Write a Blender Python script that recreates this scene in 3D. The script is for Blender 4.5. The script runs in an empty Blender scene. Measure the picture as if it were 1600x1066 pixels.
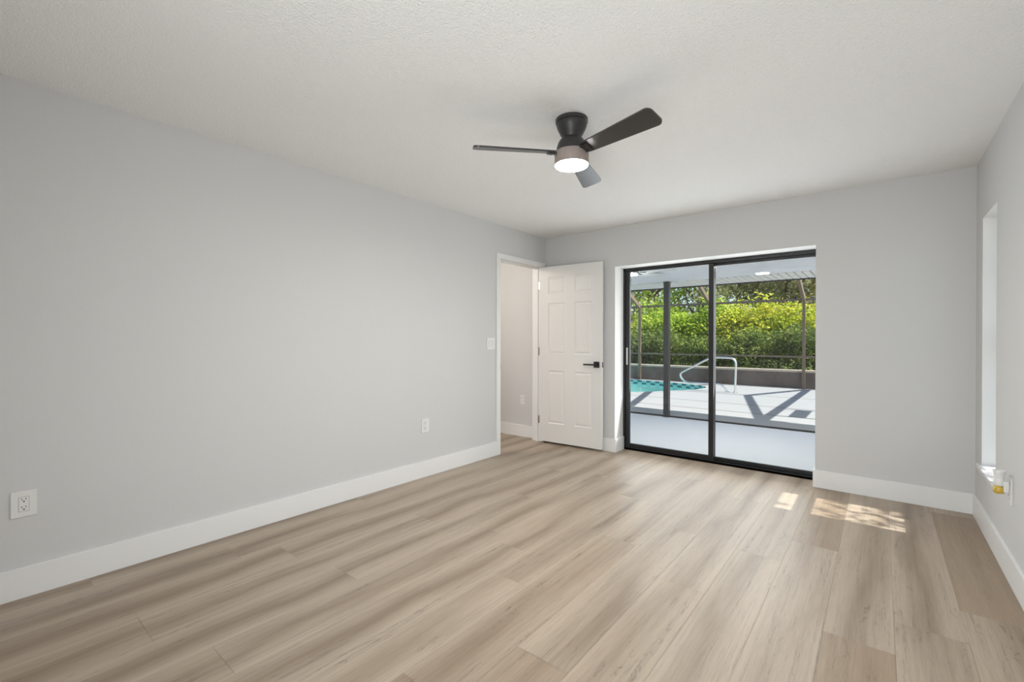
import bpy, bmesh, math, random
import numpy as np
from mathutils import Vector, Matrix, geometry

S = bpy.context.scene
COL = S.collection
PI = math.pi

# ------------------------------------------------------------------ camera
CAM = Vector((3.14369905, -4.51251109, 1.22368972))
YAW, PITCH, ROLL = 0.682833310, -0.00388754209, 0.00150658132
FPX = 707.732799
cy, sy = math.cos(YAW), math.sin(YAW)
fw = Vector((-sy*math.cos(PITCH), cy*math.cos(PITCH), math.sin(PITCH)))
rt = Vector((cy, sy, 0)); up = rt.cross(fw)
r2 = rt*math.cos(ROLL) + up*math.sin(ROLL)
u2 = -rt*math.sin(ROLL) + up*math.cos(ROLL)
cd = bpy.data.cameras.new('camera')
cam = bpy.data.objects.new('camera', cd); COL.objects.link(cam)
M = Matrix((r2, u2, -fw)).transposed().to_4x4(); M.translation = CAM
cam.matrix_world = M
cd.sensor_fit = 'HORIZONTAL'; cd.sensor_width = 36; cd.lens = FPX/1600*36
cd.clip_start = 0.02; cd.clip_end = 300
S.camera = cam

# ------------------------------------------------------------------ exposure, sky, sun, lamps
S.view_settings.view_transform = 'Standard'
S.view_settings.look = 'None'
S.view_settings.exposure = 0.45
S.view_settings.gamma = 1.0
S.view_settings.use_curve_mapping = False
SUN_DIR = Vector((-1.0, -0.035, -1.087)).normalized()     # direction the light travels
SUN_POWER = 6.1
SKY_POWER = 0.14
FAN_LAMP = 225.0          # radiance of the lit lens under the ceiling fan
LANAI_LAMP = 370.0
HALL_LAMP = 22.0

w = bpy.data.worlds.new('sky'); S.world = w; w.use_nodes = True
nt = w.node_tree; nt.nodes.clear()
wo = nt.nodes.new('ShaderNodeOutputWorld'); bg = nt.nodes.new('ShaderNodeBackground')
sk = nt.nodes.new('ShaderNodeTexSky'); sk.sky_type = 'NISHITA'; sk.sun_disc = False
sk.sun_elevation = math.radians(47); sk.sun_rotation = math.radians(90); sk.dust_density = 1.0
bg.inputs['Strength'].default_value = SKY_POWER
nt.links.new(sk.outputs[0], bg.inputs[0]); nt.links.new(bg.outputs[0], wo.inputs[0])

sl = bpy.data.lights.new('sun', 'SUN'); sl.energy = SUN_POWER; sl.color = (1.0, 0.975, 0.93); sl.angle = 0.0093
so = bpy.data.objects.new('sun', sl); COL.objects.link(so)
so.rotation_mode = 'QUATERNION'; so.rotation_quaternion = SUN_DIR.to_track_quat('-Z', 'Y'); so.location = (20, 0, 22)

hl = bpy.data.lights.new('hall_lamp', 'POINT'); hl.energy = HALL_LAMP; hl.color = (1.0, 0.90, 0.81); hl.shadow_soft_size = 0.12
ho = bpy.data.objects.new('hall_lamp', hl); COL.objects.link(ho); ho.location = (-0.85, -1.5, 2.25)

# daylight: lamps added outside both glass doors to brighten the room
def fill_panel(name, loc, target, sx, sy_, power, color, spread=180):
    l = bpy.data.lights.new(name, 'AREA'); l.shape = 'RECTANGLE'; l.size = sx; l.size_y = sy_; l.energy = power; l.color = color; l.spread = math.radians(spread)
    o = bpy.data.objects.new(name, l); COL.objects.link(o); o.location = loc
    o.rotation_euler = (Vector(target)-Vector(loc)).to_track_quat('-Z', 'Y').to_euler()
fill_panel('fill_pool_door', (1.80, 0.34, 1.0), (1.80, -3.0, 2.1), 1.72, 1.86, 17.0, (0.93, 0.97, 1.0))
fill_panel('fill_rear_door', (2.83, -5.17, 1.1), (1.9, -2.0, 1.95), 1.15, 2.0, 34.0, (0.95, 0.98, 1.0))

# ------------------------------------------------------------------ helpers
def srgb(r, g, b):
    f = lambda c: (c/255/12.92) if c/255 <= 0.04045 else ((c/255+0.055)/1.055)**2.4
    return (f(r), f(g), f(b), 1)

def newmat(name):
    m = bpy.data.materials.new(name); m.use_nodes = True
    t = m.node_tree; t.nodes.clear()
    out = t.nodes.new('ShaderNodeOutputMaterial')
    return m, t, out

def N(t, kind, **kw):
    n = t.nodes.new(kind)
    for k, v in kw.items():
        if k in n.inputs: n.inputs[k].default_value = v
        else: setattr(n, k, v)
    return n

def mat(name, color, rough=0.5, metal=0.0, spec=0.5, bump=None, var=0.0):
    """principled; bump=(scale,strength,distance); var = gentle noise variation of the colour"""
    m, t, out = newmat(name)
    p = N(t, 'ShaderNodeBsdfPrincipled', Roughness=rough, Metallic=metal)
    p.inputs['Base Color'].default_value = color
    p.inputs['Specular IOR Level'].default_value = spec
    t.links.new(p.outputs[0], out.inputs[0])
    tc = N(t, 'ShaderNodeTexCoord')
    if bump:
        n = N(t, 'ShaderNodeTexNoise', Scale=bump[0], Detail=4.0, Roughness=0.6)
        b = N(t, 'ShaderNodeBump', Strength=bump[1], Distance=bump[2])
        t.links.new(tc.outputs['Object'], n.inputs['Vector'])
        t.links.new(n.outputs['Fac'], b.inputs['Height']); t.links.new(b.outputs[0], p.inputs['Normal'])
    if var:
        n2 = N(t, 'ShaderNodeTexNoise', Scale=6.0, Detail=5.0)
        mx = N(t, 'ShaderNodeMix', data_type='RGBA')
        mx.inputs[6].default_value = [c*(1-var) for c in color[:3]]+[1]
        mx.inputs[7].default_value = [min(1, c*(1+var)) for c in color[:3]]+[1]
        t.links.new(tc.outputs['Object'], n2.inputs['Vector'])
        t.links.new(n2.outputs['Fac'], mx.inputs[0]); t.links.new(mx.outputs[2], p.inputs['Base Color'])
    return m

def emis(name, color, strength):
    m, t, out = newmat(name)
    e = N(t, 'ShaderNodeEmission', Strength=strength); e.inputs[0].default_value = color
    t.links.new(e.outputs[0], out.inputs[0]); return m

def glassmat(name, tint=(0.97, 0.985, 0.98, 1), ior=1.45):
    m, t, out = newmat(name)
    tr = N(t, 'ShaderNodeBsdfTransparent'); tr.inputs[0].default_value = tint
    gl = N(t, 'ShaderNodeBsdfGlossy', Roughness=0.0)
    lw = N(t, 'ShaderNodeLayerWeight', Blend=0.5); pw = N(t, 'ShaderNodeMath', operation='POWER'); pw.inputs[1].default_value = 5.0
    ma = N(t, 'ShaderNodeMath', operation='MULTIPLY_ADD'); ma.inputs[1].default_value = 0.6; ma.inputs[2].default_value = 0.03
    mx = N(t, 'ShaderNodeMixShader')
    t.links.new(lw.outputs['Facing'], pw.inputs[0]); t.links.new(pw.outputs[0], ma.inputs[0])
    t.links.new(ma.outputs[0], mx.inputs[0]); t.links.new(tr.outputs[0], mx.inputs[1]); t.links.new(gl.outputs[0], mx.inputs[2])
    t.links.new(mx.outputs[0], out.inputs[0]); return m

def box(bm, x0, x1, y0, y1, z0, z1, bev=0.0, mtx=None):
    vs = [bm.verts.new((x, y, z)) for z in (z0, z1) for y in (y0, y1) for x in (x0, x1)]
    fs = [bm.faces.new([vs[i] for i in q]) for q in
          ((0, 2, 3, 1), (4, 5, 7, 6), (0, 1, 5, 4), (2, 6, 7, 3), (0, 4, 6, 2), (1, 3, 7, 5))]
    if bev:
        es = list({e for f in fs for e in f.edges})
        r = bmesh.ops.bevel(bm, geom=es, offset=bev, segments=2, affect='EDGES', profile=0.6)
        vs = list({v for v in r['verts']} | {v for v in vs if v.is_valid})
    if mtx is not None:
        for v in vs: v.co = mtx @ v.co
    return vs

def lathe(bm, prof, cx, cy_, seg=40, cap0=True, cap1=True):
    rings = []
    for (r, z) in prof:
        rings.append([bm.verts.new((cx+r*math.cos(2*PI*k/seg), cy_+r*math.sin(2*PI*k/seg), z)) for k in range(seg)])
    for a, b in zip(rings, rings[1:]):
        for k in range(seg):
            bm.faces.new((a[k], a[(k+1) % seg], b[(k+1) % seg], b[k]))
    if cap0: bm.faces.new(rings[0][::-1])
    if cap1: bm.faces.new(rings[-1])

def tube(bm, pts, rad, seg=10, caps=True):
    pts = [Vector(p) for p in pts]
    rad = rad if isinstance(rad, (list, tuple)) else [rad]*len(pts)
    rings = []; prev = None
    for i, p in enumerate(pts):
        d = (pts[min(i+1, len(pts)-1)] - pts[max(i-1, 0)]).normalized()
        if prev is None:
            a = Vector((0, 0, 1)) if abs(d.z) < 0.9 else Vector((1, 0, 0))
            n = d.cross(a).normalized()
        else:
            n = (prev - d*prev.dot(d)).normalized()
        prev = n; b = d.cross(n)
        rings.append([bm.verts.new(p + (n*math.cos(2*PI*k/seg) + b*math.sin(2*PI*k/seg))*rad[i]) for k in range(seg)])
    for a, b in zip(rings, rings[1:]):
        for k in range(seg): bm.faces.new((a[k], a[(k+1) % seg], b[(k+1) % seg], b[k]))
    if caps: bm.faces.new(rings[0][::-1]); bm.faces.new(rings[-1])

def bar(bm, a, b, w_, h_):
    """rectangular bar from a to b; w_ = horizontal width, h_ = the other way"""
    a, b = Vector(a), Vector(b); d = (b-a).normalized()
    side = d.cross(Vector((0, 0, 1)))
    side = side.normalized() if side.length > 1e-3 else Vector((1, 0, 0))
    o = side.cross(d).normalized()
    vs = [bm.verts.new(p + side*sx*w_/2 + o*sz*h_/2) for p in (a, b) for sz in (-1, 1) for sx in (-1, 1)]
    for q in ((0, 1, 3, 2), (4, 6, 7, 5), (0, 4, 5, 1), (2, 3, 7, 6), (0, 2, 6, 4), (1, 5, 7, 3)):
        bm.faces.new([vs[i] for i in q])

WLOC = {}
def obj(name, bm, m, parent=None, smooth=False, origin=None):
    """link a bmesh built in world coordinates as ONE mesh object, under its parent or with its origin at its base"""
    bmesh.ops.recalc_face_normals(bm, faces=bm.faces)
    if origin is None:
        if parent is not None: origin = WLOC[parent.name]
        else:
            co = [v.co for v in bm.verts]
            mn = [min(c[i] for c in co) for i in range(3)]; mx = [max(c[i] for c in co) for i in range(3)]
            origin = Vector(((mn[0]+mx[0])/2, (mn[1]+mx[1])/2, mn[2]))
    origin = Vector(origin)
    for v in bm.verts: v.co -= origin
    me = bpy.data.meshes.new(name); bm.to_mesh(me); bm.free()
    if smooth:
        for p in me.polygons: p.use_smooth = True
    mats = m if isinstance(m, list) else [m]
    for x in mats: me.materials.append(x)
    o = bpy.data.objects.new(name, me); COL.objects.link(o)
    if parent is not None:
        o.parent = parent; o.location = origin - WLOC[parent.name]
    else: o.location = origin
    WLOC[o.name] = origin
    return o

def auto_smooth(o, ang=35):
    for p in o.data.polygons: p.use_smooth = True
    o.data.set_sharp_from_angle(angle=math.radians(ang))

def tag(o, label=None, cat=None, group=None, kind=None):
    if label: o['label'] = label
    if cat: o['category'] = cat
    if group: o['group'] = group
    if kind: o['kind'] = kind
    return o

def empty(name, loc, label, cat, group=None, kind=None):
    o = bpy.data.objects.new(name, None); COL.objects.link(o); o.location = loc
    o.empty_display_size = 0.1
    WLOC[o.name] = Vector(loc); return tag(o, label, cat, group, kind)

def struct(name, bm, m, label, cat, origin=None):
    return tag(obj(name, bm, m, origin=origin or (0, 0, 0)), label, cat, kind='structure')

def bx(*boxes, bev=0.0):
    bm = bmesh.new()
    for b in boxes: box(bm, *b, bev=bev)
    return bm

# ------------------------------------------------------------------ materials
WALL = mat('wall_paint', (0.66, 0.66, 0.655, 1), 0.75, spec=0.2, bump=(70, 0.10, 0.004))
TRIM = mat('trim_paint', (0.85, 0.85, 0.84, 1), 0.4, spec=0.4)
DOORP = mat('door_paint', (0.80, 0.785, 0.76, 1), 0.4, spec=0.4)
REVEAL = mat('reveal_paint', (0.80, 0.80, 0.785, 1), 0.6, spec=0.3, bump=(70, 0.06, 0.004))
BLACK = mat('black_metal', (0.012, 0.012, 0.013, 1), 0.38, spec=0.5)
FANBLK = mat('fan_black', (0.032, 0.030, 0.030, 1), 0.42, spec=0.5)
RING = mat('light_ring_glow_tone', (0.33, 0.275, 0.25, 1), 0.45, spec=0.4)  # glow of the lens painted in as a paler ring colour
BLADE = mat('blade_black', (0.018, 0.017, 0.017, 1), 0.28, spec=0.9)
SLIDER = mat('door_frame_black', (0.014, 0.014, 0.016, 1), 0.35, spec=0.5)
BRONZE = mat('bronze_aluminium', (0.045, 0.043, 0.045, 1), 0.28, spec=0.5)
CAGE = mat('cage_bronze', (0.20, 0.145, 0.105, 1), 0.5, spec=0.4)
STEEL = mat('steel', (0.62, 0.62, 0.60, 1), 0.22, metal=1.0)
CHROME = mat('rail_steel', (0.85, 0.85, 0.84, 1), 0.3, metal=1.0)
PLASTIC = mat('white_plastic', (0.80, 0.80, 0.785, 1), 0.3, spec=0.5)
SLOT = mat('slot_dark', (0.02, 0.02, 0.02, 1), 0.6)
GAP = mat('gap_grey', (0.25, 0.25, 0.24, 1), 0.6)
GLASS = glassmat('clear_glass')
MARBLE = mat('sill_marble', (0.82, 0.82, 0.82, 1), 0.15, spec=0.6, var=0.08)
LANCEIL = mat('lanai_ceiling_paint', (0.88, 0.90, 0.94, 1), 0.7, spec=0.2, bump=(40, 0.06, 0.004))
LANFLOOR = mat('lanai_floor_paint', (0.75, 0.77, 0.82, 1), 0.55, spec=0.3, bump=(60, 0.1, 0.004), var=0.03)
SOFFIT = mat('soffit_vinyl', (0.88, 0.86, 0.82, 1), 0.5)
STUCCO = mat('stucco', (0.70, 0.68, 0.64, 1), 0.85, spec=0.2, bump=(50, 0.4, 0.01))
ROOF = mat('roof_shingle', (0.20, 0.18, 0.16, 1), 0.9, spec=0.1, bump=(30, 0.4, 0.01), var=0.2)
LAWN = mat('lawn', (0.13, 0.17, 0.05, 1), 0.95, spec=0.1, bump=(25, 0.8, 0.05), var=0.3)
AMBER = mat('amber_oil', (0.62, 0.42, 0.06, 1), 0.1, spec=0.6)
WHITEMETAL = mat('white_metal', (0.82, 0.82, 0.82, 1), 0.35)
BARK = mat('bark', (0.17, 0.125, 0.09, 1), 0.9, spec=0.15, bump=(18, 0.8, 0.03), var=0.35)

def ceiling_mat():
    m, t, out = newmat('ceiling_knockdown')
    p = N(t, 'ShaderNodeBsdfPrincipled', Roughness=0.85)
    p.inputs['Base Color'].default_value = (0.89, 0.89, 0.88, 1); p.inputs['Specular IOR Level'].default_value = 0.15
    tc = N(t, 'ShaderNodeTexCoord')
    n1 = N(t, 'ShaderNodeTexNoise', Scale=105.0, Detail=3.0, Roughness=0.55)
    n2 = N(t, 'ShaderNodeTexVoronoi', Scale=120.0)
    ad = N(t, 'ShaderNodeMath', operation='MULTIPLY_ADD'); ad.inputs[1].default_value = 0.5
    b = N(t, 'ShaderNodeBump', Strength=0.6, Distance=0.008)
    for n in (n1, n2): t.links.new(tc.outputs['Object'], n.inputs['Vector'])
    t.links.new(n2.outputs['Distance'], ad.inputs[0]); t.links.new(n1.outputs['Fac'], ad.inputs[2])
    t.links.new(ad.outputs[0], b.inputs['Height']); t.links.new(b.outputs[0], p.inputs['Normal'])
    t.links.new(p.outputs[0], out.inputs[0]); return m
CEIL = ceiling_mat()

def floor_mat():
    m, t, out = newmat('oak_vinyl_plank')
    L = t.links.new
    p = N(t, 'ShaderNodeBsdfPrincipled', Roughness=0.42); p.inputs['Specular IOR Level'].default_value = 0.45
    tc = N(t, 'ShaderNodeTexCoord'); sp = N(t, 'ShaderNodeSeparateXYZ'); L(tc.outputs['Object'], sp.inputs[0])
    tone = N(t, 'ShaderNodeAttribute', attribute_name='tone'); seed = N(t, 'ShaderNodeAttribute', attribute_name='seed')
    def vec(sx, sy_, sz):
        c = N(t, 'ShaderNodeCombineXYZ')
        for src, k, i in ((sp.outputs[0], sx, 0), (sp.outputs[1], sy_, 1), (seed.outputs['Fac'], sz, 2)):
            mu = N(t, 'ShaderNodeMath', operation='MULTIPLY'); mu.inputs[1].default_value = k
            L(src, mu.inputs[0]); L(mu.outputs[0], c.inputs[i])
        return c.outputs[0]
    def ramp(src, stops):
        r = N(t, 'ShaderNodeValToRGB'); e = r.color_ramp.elements
        while len(e) < len(stops): e.new(0.5)
        for el, (pos, c) in zip(e, stops): el.position = pos; el.color = c
        L(src, r.inputs[0]); return r.outputs[0]
    def mix(fac, a, b, mode='MIX', f=None):
        x = N(t, 'ShaderNodeMix', data_type='RGBA', blend_type=mode)
        if fac is not None: L(fac, x.inputs[0])
        else: x.inputs[0].default_value = f
        for s, i in ((a, 6), (b, 7)):
            if isinstance(s, tuple): x.inputs[i].default_value = s
            else: L(s, x.inputs[i])
        return x.outputs[2]
    g = lambda v: (v, v, v, 1)
    band = N(t, 'ShaderNodeTexNoise', Scale=1.0, Detail=3.0, Roughness=0.5, Distortion=0.5); L(vec(5, 0.45, 37), band.inputs['Vector'])
    streak = N(t, 'ShaderNodeTexNoise', Scale=1.0, Detail=6.0, Roughness=0.65, Distortion=0.8); L(vec(30, 0.75, 61), streak.inputs['Vector'])
    fine = N(t, 'ShaderNodeTexNoise', Scale=1.0, Detail=3.0, Roughness=0.6); L(vec(230, 9, 11), fine.inputs['Vector'])
    crack = N(t, 'ShaderNodeTexNoise', Scale=1.0, Detail=5.0, Roughness=0.6, Distortion=1.6); L(vec(11, 1.5, 83), crack.inputs['Vector'])
    light = (0.475, 0.388, 0.302, 1); dark = (0.29, 0.22, 0.158, 1); tan = (0.325, 0.238, 0.160, 1)
    uv = N(t, 'ShaderNodeUVMap'); su = N(t, 'ShaderNodeSeparateXYZ'); L(uv.outputs[0], su.inputs[0])
    wob = N(t, 'ShaderNodeTexNoise', Scale=1.0, Detail=2.0); L(vec(2.2, 0.9, 53), wob.inputs['Vector'])
    w1 = N(t, 'ShaderNodeMath', operation='MULTIPLY_ADD'); w1.inputs[1].default_value = 1.1; L(wob.outputs['Fac'], w1.inputs[0]); L(su.outputs[0], w1.inputs[2])
    w2 = N(t, 'ShaderNodeMath', operation='SUBTRACT'); w2.inputs[1].default_value = 1.05; L(w1.outputs[0], w2.inputs[0])
    w3 = N(t, 'ShaderNodeMath', operation='ABSOLUTE'); L(w2.outputs[0], w3.inputs[0])
    core = ramp(w3.outputs[0], [(0.02, g(1)), (0.46, g(0))])
    bmk = ramp(band.outputs['Fac'], [(0.26, g(0.0)), (0.56, g(1))])
    ml = N(t, 'ShaderNodeMath', operation='MULTIPLY'); L(core, ml.inputs[0]); L(bmk, ml.inputs[1])
    base = mix(ml.outputs[0], light, dark)
    base = mix(tone.outputs['Fac'], base, tan)
    s = ramp(streak.outputs['Fac'], [(0.32, g(0.84)), (0.55, g(1.0)), (0.72, g(1.04))])
    base = mix(None, base, s, 'MULTIPLY', 1.0)
    f = ramp(fine.outputs['Fac'], [(0.3, g(0.90)), (0.6, g(1.03))])
    base = mix(None, base, f, 'MULTIPLY', 1.0)
    k = ramp(crack.outputs['Fac'], [(0.484, g(1)), (0.5, g(0.58)), (0.516, g(1))])
    gate = ramp(streak.outputs['Fac'], [(0.38, g(1)), (0.50, g(0))])
    base = mix(gate, base, mix(None, base, k, 'MULTIPLY', 1.0))
    L(base, p.inputs['Base Color'])
    b = N(t, 'ShaderNodeBump', Strength=0.08, Distance=0.002); L(fine.outputs['Fac'], b.inputs['Height']); L(b.outputs[0], p.inputs['Normal'])
    L(p.outputs[0], out.inputs[0]); return m
FLOOR = floor_mat()

def deck_mat():
    m, t, out = newmat('pool_deck_paint'); L = t.links.new
    p = N(t, 'ShaderNodeBsdfPrincipled', Roughness=0.7); p.inputs['Specular IOR Level'].default_value = 0.25
    tc = N(t, 'ShaderNodeTexCoord'); sp = N(t, 'ShaderNodeSeparateXYZ'); L(tc.outputs['Object'], sp.inputs[0])
    n = N(t, 'ShaderNodeTexNoise', Scale=3.0, Detail=6.0); L(tc.outputs['Object'], n.inputs['Vector'])
    last = None
    for y in (4.24, 5.32, 7.12):          # saw-cut joints
        a = N(t, 'ShaderNodeMath', operation='COMPARE'); a.inputs[1].default_value = y; a.inputs[2].default_value = 0.032
        L(sp.outputs[1], a.inputs[0])
        if last is None: last = a.outputs[0]
        else:
            mxm = N(t, 'ShaderNodeMath', operation='MAXIMUM'); L(last, mxm.inputs[0]); L(a.outputs[0], mxm.inputs[1]); last = mxm.outputs[0]
    c1 = N(t, 'ShaderNodeMix', data_type='RGBA'); c1.inputs[6].default_value = (0.365, 0.368, 0.368, 1); c1.inputs[7].default_value = (0.395, 0.395, 0.39, 1)
    L(n.outputs['Fac'], c1.inputs[0])
    c2 = N(t, 'ShaderNodeMix', data_type='RGBA'); c2.inputs[7].default_value = (0.21, 0.20, 0.19, 1)
    L(last, c2.inputs[0]); L(c1.outputs[2], c2.inputs[6]); L(c2.outputs[2], p.inputs['Base Color'])
    L(p.outputs[0], out.inputs[0]); return m
DECK = deck_mat()

def tile_mat():
    m, t, out = newmat('pool_tile'); L = t.links.new
    p = N(t, 'ShaderNodeBsdfPrincipled', Roughness=0.2)
    uv = N(t, 'ShaderNodeUVMap'); ck = N(t, 'ShaderNodeTexChecker', Scale=1.0)
    ck.inputs[1].default_value = (0.03, 0.15, 0.18, 1); ck.inputs[2].default_value = (0.25, 0.55, 0.53, 1)
    L(uv.outputs[0], ck.inputs[0]); L(ck.outputs[0], p.inputs['Base Color']); L(p.outputs[0], out.inputs[0]); return m
TILE = tile_mat()
POOLIN = mat('pool_plaster', (0.60, 0.86, 0.83, 1), 0.6)

def water_mat():
    m, t, out = newmat('pool_water'); L = t.links.new
    tr = N(t, 'ShaderNodeBsdfTransparent'); tr.inputs[0].default_value = (0.78, 0.95, 0.94, 1)
    gl = N(t, 'ShaderNodeBsdfGlossy', Roughness=0.03); fr = N(t, 'ShaderNodeFresnel', IOR=1.12); mx = N(t, 'ShaderNodeMixShader')
    tc = N(t, 'ShaderNodeTexCoord'); n = N(t, 'ShaderNodeTexNoise', Scale=3.5, Detail=2.0); b = N(t, 'ShaderNodeBump', Strength=0.12, Distance=0.05)
    L(tc.outputs['Object'], n.inputs['Vector']); L(n.outputs['Fac'], b.inputs['Height']); L(b.outputs[0], gl.inputs['Normal']); L(b.outputs[0], fr.inputs['Normal'])
    L(fr.outputs[0], mx.inputs[0]); L(tr.outputs[0], mx.inputs[1]); L(gl.outputs[0], mx.inputs[2]); L(mx.outputs[0], out.inputs[0]); return m
WATER = water_mat()

def block_mat():
    m, t, out = newmat('garden_wall_block'); L = t.links.new
    p = N(t, 'ShaderNodeBsdfPrincipled', Roughness=0.9); p.inputs['Specular IOR Level'].default_value = 0.15
    tc = N(t, 'ShaderNodeTexCoord'); n = N(t, 'ShaderNodeTexNoise', Scale=1.6, Detail=8.0, Roughness=0.65)
    r = N(t, 'ShaderNodeValToRGB'); e = r.color_ramp.elements
    e[0].position = 0.3; e[0].color = (0.13, 0.10, 0.085, 1); e[1].position = 0.72; e[1].color = (0.30, 0.25, 0.215, 1)
    b = N(t, 'ShaderNodeBump', Strength=0.5, Distance=0.02)
    L(tc.outputs['Object'], n.inputs['Vector']); L(n.outputs['Fac'], r.inputs[0]); L(r.outputs[0], p.inputs['Base Color'])
    L(n.outputs['Fac'], b.inputs['Height']); L(b.outputs[0], p.inputs['Normal']); L(p.outputs[0], out.inputs[0]); return m
BLOCK = block_mat()
CAPSTONE = mat('wall_cap', (0.62, 0.53, 0.43, 1), 0.9, spec=0.15, bump=(25, 0.4, 0.01), var=0.15)

def screen_mat():
    m, t, out = newmat('insect_screen'); L = t.links.new
    tr = N(t, 'ShaderNodeBsdfTransparent'); df = N(t, 'ShaderNodeBsdfDiffuse'); df.inputs[0].default_value = (0.03, 0.03, 0.03, 1)
    mx = N(t, 'ShaderNodeMixShader'); mx.inputs[0].default_value = 0.08
    L(tr.outputs[0], mx.inputs[1]); L(df.outputs[0], mx.inputs[2]); L(mx.outputs[0], out.inputs[0]); return m
SCREEN = screen_mat()

def leaf_mat(name, stops):
    m, t, out = newmat(name); L = t.links.new
    a = N(t, 'ShaderNodeAttribute', attribute_name='tone'); r = N(t, 'ShaderNodeValToRGB'); e = r.color_ramp.elements
    while len(e) < len(stops): e.new(0.5)
    for el, (pos, c) in zip(e, stops): el.position = pos; el.color = (*c, 1)
    df = N(t, 'ShaderNodeBsdfPrincipled', Roughness=0.5); df.inputs['Specular IOR Level'].default_value = 0.3
    tl = N(t, 'ShaderNodeBsdfTranslucent'); mx = N(t, 'ShaderNodeMixShader'); mx.inputs[0].default_value = 0.45
    L(a.outputs['Fac'], r.inputs[0]); L(r.outputs[0], df.inputs['Base Color']); L(r.outputs[0], tl.inputs[0])
    L(df.outputs[0], mx.inputs[1]); L(tl.outputs[0], mx.inputs[2]); L(mx.outputs[0], out.inputs[0]); return m
LEAF_Y = leaf_mat('leaf_yellow_green', [(0.0, (0.30, 0.38, 0.03)), (0.5, (0.62, 0.70, 0.06)), (0.85, (0.86, 0.84, 0.09)), (1.0, (0.86, 0.70, 0.16))])
LEAF_G = leaf_mat('leaf_green', [(0.0, (0.17, 0.26, 0.03)), (0.6, (0.46, 0.63, 0.06)), (1.0, (0.72, 0.80, 0.09))])
LEAF_D = leaf_mat('leaf_dark', [(0.0, (0.07, 0.10, 0.03)), (0.6, (0.22, 0.31, 0.06)), (1.0, (0.58, 0.60, 0.15))])
LEAF_O = leaf_mat('leaf_olive', [(0.0, (0.22, 0.22, 0.11)), (0.6, (0.46, 0.48, 0.22)), (1.0, (0.70, 0.66, 0.38))])
LEAF_B = leaf_mat('leaf_tan', [(0.0, (0.20, 0.14, 0.05)), (0.6, (0.38, 0.28, 0.09)), (1.0, (0.50, 0.42, 0.16))])

# ------------------------------------------------------------------ the room
W = 3.66365; H = 2.44; Y0 = -4.95; T = 0.015; HB = 0.143
DX0, DX1, DZ, DR = 0.912, 2.7255, 2.011, 2.80       # sliding-door opening in the back wall
HY0, HY1, HZ = -0.858, -0.089, 2.08       # hall doorway in the left wall
WY0, WY1, WZ0, WZ1 = -0.716, -0.248, 0.40, 2.022   # window in the right wall

def make_floor():
    rnd = random.Random(11)
    PW = 0.2335; LEN = 1.52
    joints = {0: (-1.65, 0.85), 2: (-2.215, 0.9), 4: (-1.64, 0.45), 7: (-3.48, 0.8), 8: (-2.73, 0.35), 10: (-3.87, .3), 12: (-4.01, .6), 13: (-3.31, .7)}
    bm = bmesh.new(); tl = bm.faces.layers.float.new('tone'); sd = bm.faces.layers.float.new('seed'); uvl = bm.loops.layers.uv.new('UVMap')
    k = 0; x1 = W + 0.1
    while x1 > -1.6:
        x0 = 3.427 - PW*k
        j = joints.get(k, (rnd.uniform(-3.6, -2.1), None))[0]
        ys = sorted(j + LEN*i for i in range(-4, 5))
        for a, b in zip(ys, ys[1:]):
            a2, b2 = max(a, Y0-0.02), min(b, 0.34)
            if b2 - a2 < 0.001: continue
            g = 0.0006
            f = bm.faces.new([bm.verts.new(v) for v in ((x0+g, a2+g, 0), (x1-g, a2+g, 0), (x1-g, b2-g, 0), (x0+g, b2-g, 0))])
            for lp_, uv_ in zip(f.loops, ((0, a), (1, a), (1, b), (0, b))): lp_[uvl].uv = uv_
            tone = max(0, rnd.gauss(0.0, 0.2))
            if k == 0 and a < -1 < b: tone = 0.75
            if k == 0 and b < -1.2: tone = 0.15
            if k == 2: tone = 0.75 if b < -2 else 0.1
            if k == 7 and b < -3: tone = 0.85
            if k == 6 and b < -2: tone = 0.6
            if k == 1: tone = 0.05
            f[tl] = min(tone, 0.95); f[sd] = rnd.random()
        x1 = x0; k += 1
    gv = bm.faces.new([bm.verts.new(v) for v in ((-1.65, Y0-.02, -0.0012), (W+.1, Y0-.02, -0.0012), (W+.1, 0.34, -0.0012), (-1.65, 0.34, -0.0012))])
    gv[tl] = 1.0; gv[sd] = 0.3
    box(bm, -1.65, W+0.1, Y0-.02, 0.34, -0.2, -0.002)
    return struct('floor', bm, FLOOR, 'pale oak vinyl plank floor running toward the sliding glass door', 'floor')
make_floor()

struct('ceiling', bx((-1.6, W+0.2, Y0-0.2, 0.30, H, H+0.06)), CEIL, 'white knockdown textured ceiling above the empty room', 'ceiling')
struct('wall_left', bx((-0.12, 0, Y0, HY0-0.018, 0, H), (-0.12, 0, HY1+0.018, 0, 0, H), (-0.12, 0, HY0-0.018, HY1+0.018, HZ+0.018, H)), WALL,
       'long pale grey left wall with two outlets and the hall doorway', 'wall')
bm = bx((-1.6, DX0, 0, 0.30, 0, H), (DX1, W+0.2, 0, 0.20, 0, H), (DR, W+0.2, 0.20, 0.30, 0, H), (DX0, DX1, 0, 0.20, DZ, H), (DX0, DR, 0.20, 0.30, DZ, H))
bm.faces.ensure_lookup_table()
for f in bm.faces:
    c = f.calc_center_median()
    if abs(c.x-DX0) < 1e-3 or (abs(c.x-DX1) < 1e-3) or (abs(c.z-DZ) < 1e-3): f.material_index = 1
struct('wall_back', bm, [WALL, REVEAL], 'grey back wall around the black sliding glass door', 'wall')
bm = bx((W, W+0.2, Y0, WY0, 0, H), (W, W+0.2, WY1, 0, 0, H), (W, W+0.2, WY0, WY1, 0, WZ0-0.022), (W, W+0.2, WY0, WY1, WZ1, H))
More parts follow.
